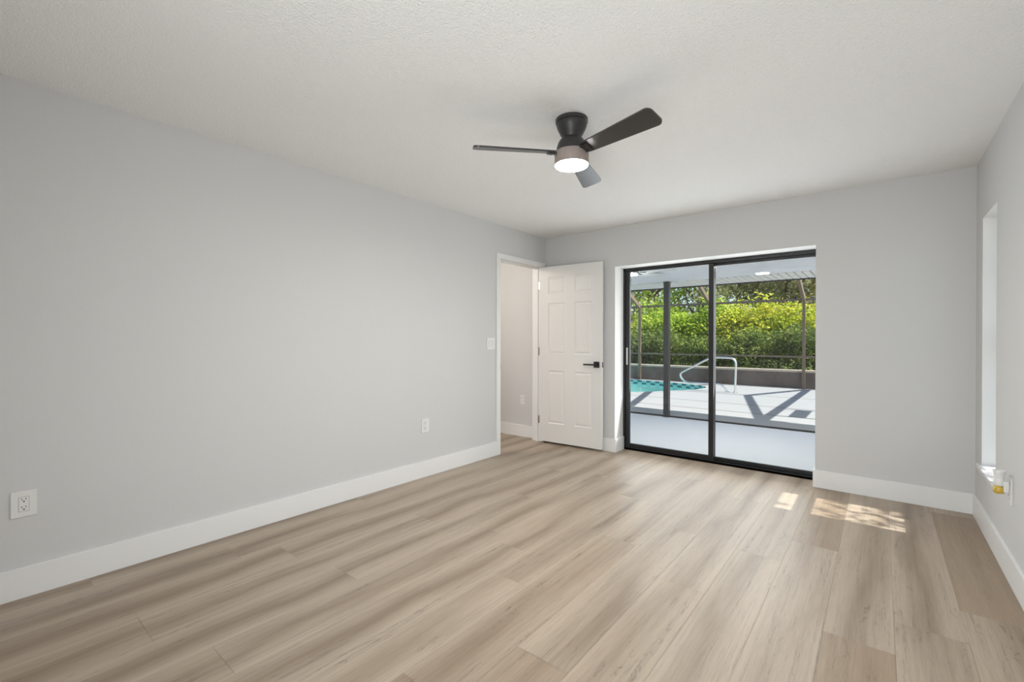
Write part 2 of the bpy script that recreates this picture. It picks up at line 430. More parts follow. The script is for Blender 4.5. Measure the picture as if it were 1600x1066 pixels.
for f in bm.faces:
    c = f.calc_center_median()
    if (abs(c.y-WY0) < 1e-3 or abs(c.y-WY1) < 1e-3 or abs(c.z-WZ1) < 1e-3) and W+0.05 < c.x < W+0.15: f.material_index = 1
struct('wall_right', bm, [WALL, REVEAL], 'grey right wall with a narrow recessed window', 'wall')
RX0, RX1, RZ0, RZ1 = 2.22, 3.45, 0.03, 2.2  # opening added in the unseen rear wall to light the room
struct('wall_front', bx((-0.12, RX0, Y0-0.2, Y0, 0, H), (RX1, W+0.2, Y0-0.2, Y0, 0, H), (RX0, RX1, Y0-0.2, Y0, -0.1, RZ0), (RX0, RX1, Y0-0.2, Y0, RZ1, H)), WALL,
       'grey wall behind the camera with an added glass door', 'wall')
struct('wall_hall', bx((-1.6, -1.5, -2.7, 0, 0, H), (-1.5, -0.12, -2.8, -2.7, 0, H)), WALL, 'grey walls closing the hallway beyond the open door', 'wall')

# baseboards
bb = lambda *b: bx(*b, bev=0.002)
struct('baseboard_left', bb((0, T, Y0, -0.914, 0, HB)), TRIM, 'tall white baseboard along the left wall', 'baseboard')
struct('baseboard_back', bb((0.0, DX0+T, -T, 0, 0, HB), (DX0, DX0+T, 0.0, 0.2, 0, HB), (DX1-T, W, -T, 0, 0, HB), (DX1-T, DX1, 0, 0.2, 0, HB)), TRIM,
       'white baseboard on the back wall, both sides of the sliding door', 'baseboard')
struct('baseboard_right', bb((W-T, W, Y0, -T, 0, HB)), TRIM, 'white baseboard along the right wall', 'baseboard')
struct('baseboard_hall', bb((-1.5, -0.12, -T, 0, 0, HB)), TRIM, 'white baseboard in the hallway seen through the doorway', 'baseboard')

# doorway lining and casing
CW = 0.056
bm = bmesh.new()
box(bm, -0.12, 0.0, HY1, HY1+0.018, 0, HZ); box(bm, -0.12, 0.0, HY0-0.018, HY0, 0, HZ)
box(bm, -0.12, 0.0, HY0-0.018, HY1+0.018, HZ, HZ+0.018)
box(bm, -0.075, -0.045, HY1-0.012, HY1, 0, HZ); box(bm, -0.075, -0.045, HY0, HY0+0.012, 0, HZ); box(bm, -0.075, -0.045, HY0+0.012, HY1-0.012, HZ-0.012, HZ)
for x0, x1 in ((0.0, 0.017), (-0.137, -0.12)):
    box(bm, x0, x1, HY0-CW, HY0, 0, HZ, 0.003)
    box(bm, x0, x1, HY1, min(HY1+CW, -0.03), 0, HZ, 0.003)
    box(bm, x0, x1, HY0-CW, min(HY1+CW, -0.03), HZ, HZ+CW, 0.003)
cas = struct('trim_1', bm, TRIM, 'white casing and jambs around the hall doorway', 'door trim')
WLOC['trim_1'] = Vector((0, 0, 0))
bm = bmesh.new(); box(bm, -0.02, 0.019, HY0-0.004, HY0+0.002, 0.90, 0.965, 0.001)
tag(obj('strike_plate', bm, STEEL, cas), 'small steel strike plate')

# ------------------------------------------------------------------ hinged hall door, standing open
HX, HYY, ANG, DL, DT = 0.003, -0.131, math.atan2(0.048, 0.796), 0.797, 0.035
DZ0, DZ1 = 0.0235, 2.073
DM = Matrix.Translation((HX, HYY, 0)) @ Matrix.Rotation(ANG, 4, 'Z')     # local x along the leaf, local -y faces the camera
door = empty('door_1', (0.0, -0.09, 0), 'white six-panel interior door standing open with a black lever handle', 'door', kind='structure')
def make_leaf():
    bm = bmesh.new()
    us = [0, 0.118, 0.335, 0.462, 0.679, DL]
    hh = DZ1-DZ0; fr = [0, 0.0586, 0.156, 0.207, 0.498, 0.594, 0.894, 1.0]
    zs = [DZ1-hh*f for f in fr]
    for side in (0, 1):
        y = 0 if side == 0 else DT
        V = [[bm.verts.new((u, y, z)) for z in zs] for u in us]
        pan = []
        for i in range(5):
            for j in range(7):
                q = (V[i][j], V[i][j+1], V[i+1][j+1], V[i+1][j])
                f = bm.faces.new(q if side == 0 else q[::-1])
                if i in (1, 3) and j in (1, 3, 5): pan.append(f)
        d = 1
        bm.normal_update()
        bmesh.ops.inset_individual(bm, faces=pan, thickness=0.014, depth=-0.0075)
        bmesh.ops.inset_individual(bm, faces=pan, thickness=0.010, depth=0.0)
        bmesh.ops.inset_individual(bm, faces=pan, thickness=0.020, depth=0.0055)
    box(bm, 0, DL, 0.0005, DT-0.0005, DZ0, DZ0+0.0001)
    # rim between the two faces
    for (a, b) in (((0, 0), (DL, 0)),):
        pass
    for u in (0, DL):
        bm.faces.new([bm.verts.new(v) for v in ((u, 0, DZ0), (u, DT, DZ0), (u, DT, DZ1), (u, 0, DZ1))])
    for z in (DZ0, DZ1):
        bm.faces.new([bm.verts.new(v) for v in ((0, 0, z), (DL, 0, z), (DL, DT, z), (0, DT, z))])
    for v in bm.verts: v.co = DM @ v.co
    bmesh.ops.remove_doubles(bm, verts=bm.verts, dist=0.0004)
    return obj('door_leaf', bm, DOORP, door)
make_leaf()
hz, hu = 0.947, 0.737
hdl = None
bm = bmesh.new()
box(bm, hu-0.033, hu+0.033, -0.010, 0.0, hz-0.033, hz+0.033, 0.002, DM)
hdl = tag(obj('rosette', bm, BLACK, door), 'square black rosette')
bm = bmesh.new()
box(bm, hu-0.011, hu+0.011, -0.05, -0.010, hz-0.009, hz+0.009, 0.002, DM)
box(bm, hu-0.137, hu+0.011, -0.058, -0.044, hz-0.0085, hz+0.0085, 0.002, DM)
tag(obj('lever_handle', bm, BLACK, hdl), 'straight black lever')
bm = bmesh.new()
box(bm, hu-0.033, hu+0.033, DT, DT+0.010, hz-0.033, hz+0.033, 0.002, DM); box(bm, hu-0.137, hu+0.011, DT+0.03, DT+0.036, hz-0.0085, hz+0.0085, 0, DM)
box(bm, hu-0.011, hu+0.011, DT+0.010, DT+0.033, hz-0.009, hz+0.009, 0, DM)
obj('lever_handle', bm, BLACK, door)
bm = bmesh.new(); box(bm, DL-0.001, DL+0.002, 0.006, DT-0.006, hz-0.028, hz+0.028, 0.0, DM)
lp = tag(obj('latch_plate', bm, BLACK, door), 'black latch plate on the door edge')
bm = bmesh.new(); box(bm, DL+0.002, DL+0.010, 0.011, DT-0.011, hz-0.009, hz+0.009, 0.002, DM)
tag(obj('latch_bolt', bm, STEEL, lp), 'small steel latch bolt')
for z in (0.27, 1.08, 1.86):
    bm = bmesh.new()
    tube(bm, [(-0.004, -0.097, z-0.045), (-0.004, -0.097, z+0.045)], 0.006, 10)
    box(bm, -0.03, -0.002, -0.112, -0.108, z-0.045, z+0.045)
    tag(obj('hinge', bm, STEEL, door), 'steel butt hinge')

# ------------------------------------------------------------------ sliding glass door
sd = empty('door_2', ((DX0+DR)/2, 0.25, 0), 'black framed two-panel sliding glass door opening to the pool', 'sliding door', kind='structure')
bm = bmesh.new()
box(bm, DX0, DX0+0.022, 0.203, 0.30, 0, DZ); box(bm, DR-0.022, DR, 0.203, 0.30, 0, DZ)
box(bm, DX0, DR, 0.203, 0.30, DZ-0.03, DZ); box(bm, DX0, DR, 0.203, 0.30, -0.02, 0.018)
box(bm, DX0, DR, 0.203, 0.210, 0, 0.026)
obj('door_frame', bm, SLIDER, sd)
def panel(name, x0, x1, y0, y1, stl, str_, top, bot):
    bm = bmesh.new()
    box(bm, x0, x0+stl, y0, y1, 0.019, DZ-0.031, 0.003); box(bm, x1-str_, x1, y0, y1, 0.019, DZ-0.031, 0.003)
    box(bm, x0+stl, x1-str_, y0+0.002, y1-0.002, 0.019, bot); box(bm, x0+stl, x1-str_, y0+0.002, y1-0.002, top, DZ-0.031)
    f = obj(name, bm, SLIDER, sd)
    bm = bmesh.new(); ym = (y0+y1)/2
    box(bm, x0+stl-0.004, x1-str_+0.004, ym-0.003, ym+0.003, bot-0.004, top+0.004)
    obj('glass_pane', bm, GLASS, f)
    return f
pl = panel('sliding_panel', DX0+0.023, 1.866, 0.214, 0.246, 0.047, 0.048, 1.972, 0.068)
pr = panel('fixed_panel', 1.822, DR-0.023, 0.252, 0.284, 0.046, 0.046, 1.955, 0.056)
bm = bmesh.new(); box(bm, 0.945, 0.964, 0.208, 0.2135, 0.943, 1.133, 0.002)
lt = tag(obj('latch_plate', bm, STEEL, pl), 'narrow silver latch plate on the left stile')

# ------------------------------------------------------------------ windows
win = empty('window_1', (W+0.14, (WY0+WY1)/2, WZ0), 'narrow white-framed window recessed in the right wall', 'window', kind='structure')
FX0, FX1 = W+0.125, W+0.175
bm = bmesh.new()
box(bm, FX0, FX1, WY0, WY0+0.026, WZ0, WZ1); box(bm, FX0, FX1, WY1-0.026, WY1, WZ0, WZ1)
box(bm, FX0, FX1, WY0+0.026, WY1-0.026, WZ0, WZ0+0.04); box(bm, FX0, FX1, WY0+0.026, WY1-0.026, WZ1-0.035, WZ1)
box(bm, FX0, FX1, WY0+0.026, WY1-0.026, 1.165, 1.240)
wf = obj('window_frame', bm, WHITEMETAL, win)
for z0, z1 in ((WZ0+0.04, 1.165), (1.240, WZ1-0.035)):
    bm = bmesh.new(); box(bm, W+0.147, W+0.153, WY0+0.026, WY1-0.026, z0, z1); obj('pane', bm, GLASS, wf)
struct('trim_2', bx((W, W+0.124, WY0+0.0005, WY1-0.0005, WZ0-0.0215, WZ0), (W-0.022, W-0.0002, WY0-0.02, WY1+0.06, WZ0-0.0215, WZ0)), MARBLE,
       'pale marble sill under the narrow right window', 'window sill')
wr = empty('added_rear_door', ((RX0+RX1)/2, Y0-0.12, RZ0), 'white-framed glass door added behind the camera to let light in', 'window', kind='structure')  # unseen door, added so light comes in from the rear
bm = bmesh.new()
ya, yb = Y0-0.15, Y0-0.10
box(bm, RX0, RX0+0.03, ya, yb, RZ0, RZ1); box(bm, RX1-0.03, RX1, ya, yb, RZ0, RZ1); box(bm, RX0+.03, RX1-.03, ya, yb, RZ0, RZ0+0.03)
box(bm, RX0+.03, RX1-.03, ya, yb, RZ1-0.03, RZ1); box(bm, (RX0+RX1)/2-0.02, (RX0+RX1)/2+0.02, ya, yb, RZ0+.03, RZ1-.03)
wf = obj('window_frame', bm, WHITEMETAL, wr)
for a, b in ((RX0+.03, (RX0+RX1)/2-.02), ((RX0+RX1)/2+.02, RX1-.03)):
    bm = bmesh.new(); box(bm, a, b, Y0-0.128, Y0-0.122, RZ0+.03, RZ1-.03); obj('pane', bm, GLASS, wf)

# ------------------------------------------------------------------ ceiling fan
FXC, FYC = 1.814, -2.357
fan = empty('ceiling_fan', (FXC, FYC, H), 'black flush-mount three-blade ceiling fan with a lit white lens', 'ceiling fan')
def part(name, prof, m, par, seg=48, ang=35):
    bm = bmesh.new(); lathe(bm, prof, FXC, FYC, seg); o = obj(name, bm, m, par); auto_smooth(o, ang); return o
part('canopy', [(0.086, 2.4395), (0.0885, 2.437), (0.0885, 2.420), (0.084, 2.4185)], FANBLK, fan)
bm = bmesh.new(); lathe(bm, [(0.0, 2.4185), (0.083, 2.4184), (0.0835, 2.405), (0.079, 2.39), (0.070, 2.372), (0.062, 2.355), (0.0535, 2.345), (0.051, 2.336)], FXC, FYC, 48, False, True)
auto_smooth(obj('neck', bm, FANBLK, fan))
part('motor_housing', [(0.050, 2.3365), (0.055, 2.334), (0.065, 2.324), (0.0745, 2.308), (0.081, 2.290), (0.0845, 2.272), (0.085, 2.258)], FANBLK, fan)
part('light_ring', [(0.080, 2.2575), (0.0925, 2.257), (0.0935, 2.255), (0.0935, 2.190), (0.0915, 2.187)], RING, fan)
LENS = emis('lit_lens', (1.0, 0.975, 0.95, 1), FAN_LAMP)
ls = part('lamp_lens', [(0.091, 2.1868), (0.088, 2.182), (0.078, 2.1775), (0.04, 2.175), (0.001, 2.1745)], LENS, fan)
tag(ls, 'glowing white round lens')
BZ, BR, BW, BP = 2.2545, 0.545, 0.127, math.radians(15.5)
for k in range(3):
    th = math.radians(-13.1 - 120*k)
    # local: x radial, y counter-clockwise side (lower), z up
    R = Matrix.Translation((FXC, FYC, BZ)) @ Matrix.Rotation(th, 4, 'Z') @ Matrix.Rotation(-BP, 4, 'X')
    out = []
    r0, w0, w1, rc = 0.098, 0.080, BW, 0.030
    out += [(r0, -w0/2), (r0+0.03, -w0/2-0.003)]
    for (cx_, cy2, a0) in ((BR-rc, -(w1/2-rc), -90), (BR-rc, w1/2-rc, 0)):
        for i in range(7):
            a = math.radians(a0 + 15*i); out.append((cx_+rc*math.cos(a), cy2+rc*math.sin(a)))
    out += [(r0+0.03, w0/2+0.003), (r0, w0/2)]
    bm = bmesh.new()
    lo = [bm.verts.new(R @ Vector((x, y, -0.0045))) for x, y in out]; hi = [bm.verts.new(R @ Vector((x, y, 0.0045))) for x, y in out]
    bm.faces.new(lo[::-1]); bm.faces.new(hi)
    for i in range(len(out)):
        j = (i+1) % len(out); bm.faces.new((lo[i], lo[j], hi[j], hi[i]))
    b = obj('blade', bm, BLADE, fan)
    bm = bmesh.new()
    box(bm, 0.078, 0.135, -0.030, 0.030, -0.012, -0.0046, 0.002, R)
    for sx, sy_ in ((0.115, -0.018), (0.115, 0.018)):
        box(bm, sx-0.004, sx+0.004, sy_-0.004, sy_+0.004, -0.0145, -0.0118, 0.001, R)
    tag(obj('blade_bracket', bm, FANBLK, b), 'black bracket screwed under the blade root')

# ------------------------------------------------------------------ outlets and switch
def facing(ox, oy, oz, axis):
    """local x to the viewer's right, local y up, local z out of the wall"""
    X, Z = {'+x': (Vector((0, 1, 0)), Vector((1, 0, 0))), '-x': (Vector((0, -1, 0)), Vector((-1, 0, 0))), '-y': (Vector((1, 0, 0)), Vector((0, -1, 0)))}[axis]
    Yv = Vector((0, 0, 1))
    m = Matrix((X, Yv, Z)).transposed().to_4x4(); m.translation = (ox, oy, oz); return m
def bl(bm, m, x0, x1, y0, y1, z0, z1, bev=0.0): box(bm, x0, x1, y0, y1, z0, z1, bev, m)
def outlet(pos, axis, label, pw, ph):
    m = facing(*pos, axis)
    e = empty('wall_outlet', pos, label, 'outlet', 'wall outlets')
    bm = bmesh.new(); bl(bm, m, -pw/2, pw/2, -ph/2, ph/2, 0.0002, 0.0065, 0.0025); obj('cover_plate', bm, PLASTIC, e)
    bm = bmesh.new(); bl(bm, m, -0.0167, 0.0167, -0.0335, 0.0335, 0.0065, 0.0082, 0.0008)
    r = obj('receptacle', bm, PLASTIC, e)
    bm = bmesh.new(); bl(bm, m, -0.0178, 0.0178, -0.0347, 0.0347, 0.0060, 0.0067); obj('gap_line', bm, GAP, r)
    bm = bmesh.new()
    for s in (-1, 1):
        yy = s*0.0185
        bl(bm, m, -0.0078, -0.0052, yy+0.001, yy+0.009, 0.0080, 0.0085); bl(bm, m, 0.0052, 0.0078, yy+0.002, yy+0.009, 0.0080, 0.0085)
        bl(bm, m, -0.003, 0.003, yy-0.0085, yy-0.003, 0.0080, 0.0085)
    tag(obj('slots', bm, SLOT, r), 'dark plug slots')
    for s in (-1, 1):
        bm = bmesh.new(); bl(bm, m, -0.003, 0.003, s*0.048-0.003, s*0.048+0.003, 0.0064, 0.0072, 0.0008); obj('screw', bm, PLASTIC, e)
    return e
outlet((0.0, -4.309, 0.4415), '+x', 'white wall outlet with an oversized plate low on the left wall, nearest the camera', 0.086, 0.122)
outlet((0.0, -1.874, 0.4535), '+x', 'small white wall outlet low on the left wall, nearer the hall doorway', 0.084, 0.120)
outlet((-0.346, 0.0, 0.464), '-y', 'white wall outlet on the hallway wall seen through the doorway', 0.072, 0.117)
outlet((W, -1.118, 0.455), '-x', 'white wall outlet on the right wall holding the air freshener', 0.082, 0.140)

m = facing(0.0, -0.998, 1.177, '+x')
e = empty('light_switch', (0.0, -0.998, 1.177), 'white double rocker light switch on the left wall beside the doorway', 'light switch')
bm = bmesh.new(); bl(bm, m, -0.062, 0.062, -0.062, 0.062, 0.0002, 0.0065, 0.0025); obj('cover_plate', bm, PLASTIC, e)
for s in (-1, 1):
    bm = bmesh.new(); bl(bm, m, s*0.023-0.0165, s*0.023+0.0165, -0.0335, 0.0335, 0.0064, 0.0098, 0.0015)
    bl(bm, m, s*0.023-0.0145, s*0.023+0.0145, 0.002, 0.031, 0.0095, 0.0125, 0.0012); obj('rocker', bm, PLASTIC, e)

# plug-in air freshener
AX, AY = W-0.042, -1.118
af = empty('air_freshener', (W-0.012, AY, 0.455), 'white plug-in air freshener with an amber oil bottle, below the right window', 'air freshener')
bm = bmesh.new(); lathe(bm, [(0.018, 0.474), (0.0205, 0.478), (0.0195, 0.500), (0.0195, 0.520), (0.022, 0.536), (0.0255, 0.549), (0.0245, 0.553), (0.017, 0.553), (0.015, 0.547)], AX, AY, 32)
auto_smooth(obj('warmer_body', bm, PLASTIC, af), 50)
bm = bmesh.new(); box(bm, AX+0.012, W-0.0088, AY-0.017, AY+0.017, 0.445, 0.500, 0.004); obj('plug_block', bm, PLASTIC, af)
bm = bmesh.new(); lathe(bm, [(0.014, 0.433), (0.0195, 0.436), (0.022, 0.448), (0.021, 0.464), (0.015, 0.4738)], AX-0.002, AY, 28)
ob = obj('oil_bottle', bm, AMBER, af); auto_smooth(ob, 60); tag(ob, 'amber scented oil bottle')

# ------------------------------------------------------------------ house outside: roof, lanai
ZO = -0.06; LZ = 2.182; LY = 2.95; SE = 3.74
struct('roof', bx((-9.0, 4.56, -5.75, 3.70, 2.60, 2.75), (4.53, 4.57, -5.75, 3.70, 2.20, 2.75), (-9, 4.56, -5.75, -5.71, 2.25, 2.75)), ROOF, 'low house roof with a wide eave', 'roof')
struct('floor_lanai', bx((-9.0, 3.98, 0.30, LY-0.02, -0.25, ZO)), LANFLOOR, 'pale painted covered patio floor outside the sliding door', 'floor')
struct('trim_3', bx((-9.0, 3.98, LY-0.02, LY+0.02, -0.2, ZO+0.022)), SLOT, 'thin dark drain strip between covered patio and pool deck', 'drain strip')
struct('ceiling_lanai', bx((-9.0, 4.1, 0.30, LY, LZ, LZ+0.1)), LANCEIL, 'pale blue-white covered patio ceiling outside', 'ceiling')
bm = bmesh.new()
x = 3.95
while x > -9:
    box(bm, x-0.084, x, LY, SE-0.02, LZ-0.012, LZ+0.004); x -= 0.098
box(bm, -9, 4.1, LY, SE-0.02, LZ+0.004, LZ+0.03)
for f in bm.faces:
    if f.calc_center_median().z > LZ+0.003: f.material_index = 1
struct('trim_4', bm, [SOFFIT, BRONZE], 'ribbed cream soffit panels along the covered patio roof edge', 'soffit')
struct('trim_5', bx((-9.0, 4.2, SE-0.02, SE, LZ-0.034, LZ+0.42)), BRONZE, 'dark fascia edge below the patio roof', 'fascia')
struct('wall_lanai', bx((3.87, 3.98, 0.30, LY, ZO, 2.6), (-9.1, -1.6, 0.18, 0.30, ZO, 2.6)), STUCCO, 'stucco house wall beside the covered patio', 'wall')

pb = empty('patio_post', (0.397, LY-0.015, ZO), 'dark square metal post at the covered patio edge outside', 'post')
bm = bmesh.new(); box(bm, 0.354, 0.440, LY-0.058, LY+0.028, ZO+0.003, LZ-0.012, 0.004); obj('shaft', bm, BRONZE, pb)
bm = bmesh.new(); box(bm, 0.346, 0.448, LY-0.066, LY+0.036, ZO, ZO+0.012, 0.002); obj('base_plate', bm, BRONZE, pb)
bm = bmesh.new(); box(bm, 0.346, 0.448, LY-0.066, LY+0.036, LZ-0.025, LZ-0.012, 0.002); obj('top_plate', bm, BRONZE, pb)

LITE = emis('lit_disc', (1.0, 0.97, 0.92, 1), LANAI_LAMP)
# white patio fan
PX, PY = 0.50, 1.35
pf = empty('patio_ceiling_fan', (PX, PY, LZ), 'white ceiling fan under the patio ceiling, seen through the left glass panel', 'ceiling fan')
bm = bmesh.new(); lathe(bm, [(0.07, LZ), (0.075, LZ-0.01), (0.06, LZ-0.03), (0.075, LZ-0.035), (0.075, LZ-0.062), (0.05, LZ-0.066)], PX, PY, 36); auto_smooth(obj('motor_housing', bm, WHITEMETAL, pf))
bm = bmesh.new(); lathe(bm, [(0.05, LZ-0.0665), (0.068, LZ-0.067), (0.066, LZ-0.078), (0.04, LZ-0.084), (0.002, LZ-0.085)], PX, PY, 36)
tag(obj('lamp_lens', bm, emis('patio_fan_lens', (1.0, 0.97, 0.92, 1), 170.0), pf), 'glowing white lens')
for k in range(5):
    R = Matrix.Translation((PX, PY, LZ-0.045)) @ Matrix.Rotation(math.radians(0+72*k), 4, 'Z') @ Matrix.Rotation(math.radians(-9), 4, 'X')
    bm = bmesh.new(); box(bm, 0.16, 0.60, -0.06, 0.06, -0.004, 0.004, 0.002, R); b = obj('blade', bm, WHITEMETAL, pf)
    bm = bmesh.new(); box(bm, 0.07, 0.19, -0.018, 0.018, -0.009, -0.0045, 0.001, R); obj('blade_bracket', bm, BRONZE, b)
# recessed downlights in the patio ceiling
for k, (x, y, lab) in enumerate(((1.99, 1.56, 'round recessed downlight in the patio ceiling just below the right door header'),)):
    rl = empty('recessed_downlight', (x, y, LZ), lab, 'ceiling light')
    bm = bmesh.new(); lathe(bm, [(0.085, LZ), (0.083, LZ-0.006), (0.07, LZ-0.008)], x, y, 32); auto_smooth(obj('rim', bm, WHITEMETAL, rl))
    bm = bmesh.new(); lathe(bm, [(0.069, LZ-0.0082), (0.05, LZ-0.0095), (0.002, LZ-0.010)], x, y, 32); tag(obj('lamp_lens', bm, LITE, rl), 'glowing lens')

# ------------------------------------------------------------------ pool deck and pool
OUT = [(-0.46, 8.0), (-0.52, 8.30), (-0.80, 8.62), (-1.45, 8.90), (-2.3, 9.08), (-3.3, 9.15), (-4.6, 9.15), (-6.2, 9.05), (-7.6, 8.6), (-8.3, 7.8), (-8.3, 6.8),
       (-7.6, 5.9), (-6.2, 5.3), (-4.6, 5.15), (-3.0, 5.32), (-1.9, 5.70), (-1.25, 6.25), (-0.85, 6.95), (-0.55, 7.45)]
def smooth_loop(P, n=5):
    r = []; L = len(P)
    for i in range(L):
        p0, p1, p2, p3 = (Vector(P[(i+k-1) % L]) for k in range(4))
        for s in range(n):
            t_ = s/n
            r.append(0.5*((2*p1)+(p2-p0)*t_+(2*p0-5*p1+4*p2-p3)*t_*t_+(3*p1-p0-3*p2+p3)*t_**3))
    return r
POOL = smooth_loop(OUT)
if sum(a.x*b.y-b.x*a.y for a, b in zip(POOL, POOL[1:]+POOL[:1])) < 0: POOL = POOL[::-1]
def offset_loop(P, d):
    r = []; L = len(P)
    for i in range(L):
        tg = (P[(i+1) % L]-P[i-1]).normalized(); r.append(P[i]+Vector((tg.y, -tg.x))*d)
    return r
COPE = offset_loop(POOL, 0.20)
def deck():
    outer = [Vector(v) for v in ((-11, LY+0.02), (6.5, LY+0.02), (6.5, 9.50), (-11, 9.50))]
    hole = COPE[::-1]
    vs = outer + list(hole); n = len(hole)
    res = geometry.delaunay_2d_cdt(vs, [], [list(range(4)), list(range(4, 4+n))], 0, 1e-6)
    bm = bmesh.new(); V = [bm.verts.new((v.x, v.y, ZO)) for v in res[0]]
    ok = 0
    def inside(c):
        s = False; L = len(COPE)
        for i in range(L):
            a, b = COPE[i], COPE[i-1]
            if (a.y > c.y) != (b.y > c.y) and c.x < (b.x-a.x)*(c.y-a.y)/(b.y-a.y)+a.x: s = not s
        return s
    for f in res[2]:
        c = sum((res[0][i] for i in f), Vector((0, 0)))/len(f)
        if not inside(c): bm.faces.new([V[i] for i in f])
    bmesh.ops.delete(bm, geom=[v for v in bm.verts if not v.link_faces], context='VERTS')
    return struct('pool_deck', bm, DECK, 'white painted concrete pool deck in the sun', 'pool deck')
deck()
pool = empty('swimming_pool', (-4.4, 7.2, -1.5), 'kidney-shaped swimming pool with a teal tile band outside the left glass panel', 'pool')
def strip(loopA, za, loopB, zb, uv=None):
    bm = bmesh.new(); L = len(loopA)
    A = [bm.verts.new((p.x, p.y, za)) for p in loopA]; B = [bm.verts.new((p.x, p.y, zb)) for p in loopB]
    ul = bm.loops.layers.uv.new('UVMap') if uv else None
    d = 0
    for i in range(L):
        j = (i+1) % L; f = bm.faces.new((A[i], A[j], B[j], B[i]))
        if uv:
            s = (loopA[j]-loopA[i]).length
            for lp_, (u_, v_) in zip(f.loops, ((d, 1), (d+s, 1), (d+s, 0), (d, 0))): lp_[ul].uv = (u_/uv[0], v_*uv[1])
            d += s
    return bm
bm = strip(POOL, ZO+0.002, COPE, ZO+0.002)
obj('coping', bm, DECK, pool)
obj('tile_band', strip(POOL, ZO+0.002, POOL, ZO-0.13, (0.15, 2)), TILE, pool)
bm = strip(POOL, ZO-0.13, offset_loop(POOL, -0.3), -1.45)
lp2 = offset_loop(POOL, -0.3); bm.faces.new([bm.verts.new((p.x, p.y, -1.45)) for p in lp2]); obj('basin', bm, POOLIN, pool)
bm = bmesh.new(); bm.faces.new([bm.verts.new((p.x, p.y, ZO-0.105)) for p in POOL]); obj('water', bm, WATER, pool)

# grab rail
hr = empty('pool_handrail', (0.34, 7.35, ZO), 'looped stainless steel pool handrail on the sunny deck', 'handrail')
def fillet(P, r, n=6):
    P = [Vector(p) for p in P]; o = [P[0]]
    for i in range(1, len(P)-1):
        a = (P[i-1]-P[i]); b = (P[i+1]-P[i]); q = min(r if not isinstance(r, list) else r[i], a.length*0.48, b.length*0.48)
        s, e_ = P[i]+a.normalized()*q, P[i]+b.normalized()*q
        for k in range(n+1):
            t_ = k/n; o.append(s*(1-t_)**2+P[i]*2*t_*(1-t_)+e_*t_*t_)
    o.append(P[-1]); return o
path = [(0.43, ZO+.001), (0.452, 0.78), (-0.12, 0.785), (-0.92, 0.33), (-0.76, 0.118), (0.14, 0.125), (0.255, ZO+.001)]
bm = bmesh.new(); tube(bm, fillet([(x, 7.35, z) for x, z in path], 0.17, 8), 0.024, 12)
auto_smooth(obj('rail_tube', bm, CHROME, hr), 60)
for x in (0.43, 0.255):
    bm = bmesh.new(); lathe(bm, [(0.055, ZO+0.002), (0.055, ZO+0.012), (0.028, ZO+0.02)], x, 7.35, 24); auto_smooth(obj('escutcheon', bm, CHROME, hr))

# ------------------------------------------------------------------ garden wall, ground
struct('wall_garden', bx((-12, 7, 9.50, 9.66, -0.3, 0.36)), BLOCK, 'low weathered brown block wall behind the pool', 'garden wall')
struct('trim_6', bx((-12, 7, 9.47, 9.70, 0.36, 0.42), bev=0.01), CAPSTONE, 'pale stone cap along the low garden wall', 'wall cap')
def ground():
    bm = bmesh.new(); n = 26
    V = [[None]*(n+1) for _ in range(n+1)]
    rnd = random.Random(5)
    for i in range(n+1):
        for j in range(n+1):
            x = -24+44*i/n; y = 9.6+26*j/n
            V[i][j] = bm.verts.new((x, y, 0.26+rnd.uniform(-0.03, 0.05)+max(0, y-14)*0.01))
    for i in range(n):
        for j in range(n): bm.faces.new((V[i][j], V[i+1][j], V[i+1][j+1], V[i][j+1]))
    return struct('ground', bm, LAWN, 'grassy ground under the hedge behind the garden wall', 'ground')
ground()
struct('ground_yard', bx((6.5, 24, 2.9, 9.5, -0.4, -0.1), (3.98, 24, -24, 2.9, -0.4, -0.1)), DECK, 'unseen side yard, made pale to bounce light into the right window', 'ground')  # ground kept pale concrete to reflect more light at the window
struct('bounce_patio', bx((-10, 3.98, -24, Y0-0.2, -0.3, -0.08)), DECK, 'pale slab added behind the camera to bounce sunlight indoors', 'patio')  # added reflector slab: sun bounces off it through the rear door

# ------------------------------------------------------------------ screen enclosure
cage = empty('pool_screen_enclosure', (1.6, 9.4, ZO), 'bronze aluminium screen enclosure frame around the pool', 'screen enclosure')
EY, EZ, RY, RZ = 9.40, 2.27, 7.10, 3.27
XS = [-7.2, -5.02, -2.87, -0.72, 1.60, 3.84]
def cpart(name, bars, m=CAGE):
    bm = bmesh.new()
    for b in bars: bar(bm, *b)
    return obj(name, bm, m, cage)
for x in XS:
    cpart('post', [((x, EY, ZO), (x, EY, EZ+0.04), 0.06, 0.10)])
    cpart('rafter', [((x, EY, EZ), (x, RY, RZ), 0.07, 0.12), ((x, RY, RZ), (x, SE+0.02, 2.33), 0.07, 0.12)])
cpart('eave_beam', [((XS[0], EY, EZ), (XS[-1], EY, EZ), 0.06, 0.06)])
cpart('chair_rail', [((XS[0], EY, 0.775), (XS[-1], EY, 0.775), 0.05, 0.045)])
cpart('chair_rail', [((XS[-1], SE, 0.775), (XS[-1], EY, 0.775), 0.05, 0.045)])
cpart('end_wall_beam', [((XS[-1], SE-0.3, EZ), (XS[-1], EY, EZ), 0.06, 0.12)])
cpart('door_frame', [((XS[-1], 4.30, ZO), (XS[-1], 4.30, EZ), 0.05, 0.05), ((XS[-1], 5.25, ZO), (XS[-1], 5.25, EZ), 0.05, 0.05), ((XS[-1], 4.30, 1.86), (XS[-1], 5.25, 1.86), 0.05, 0.22)])
cpart('ridge_beam', [((XS[0], RY, RZ), (XS[-1], RY, RZ), 0.05, 0.05)])
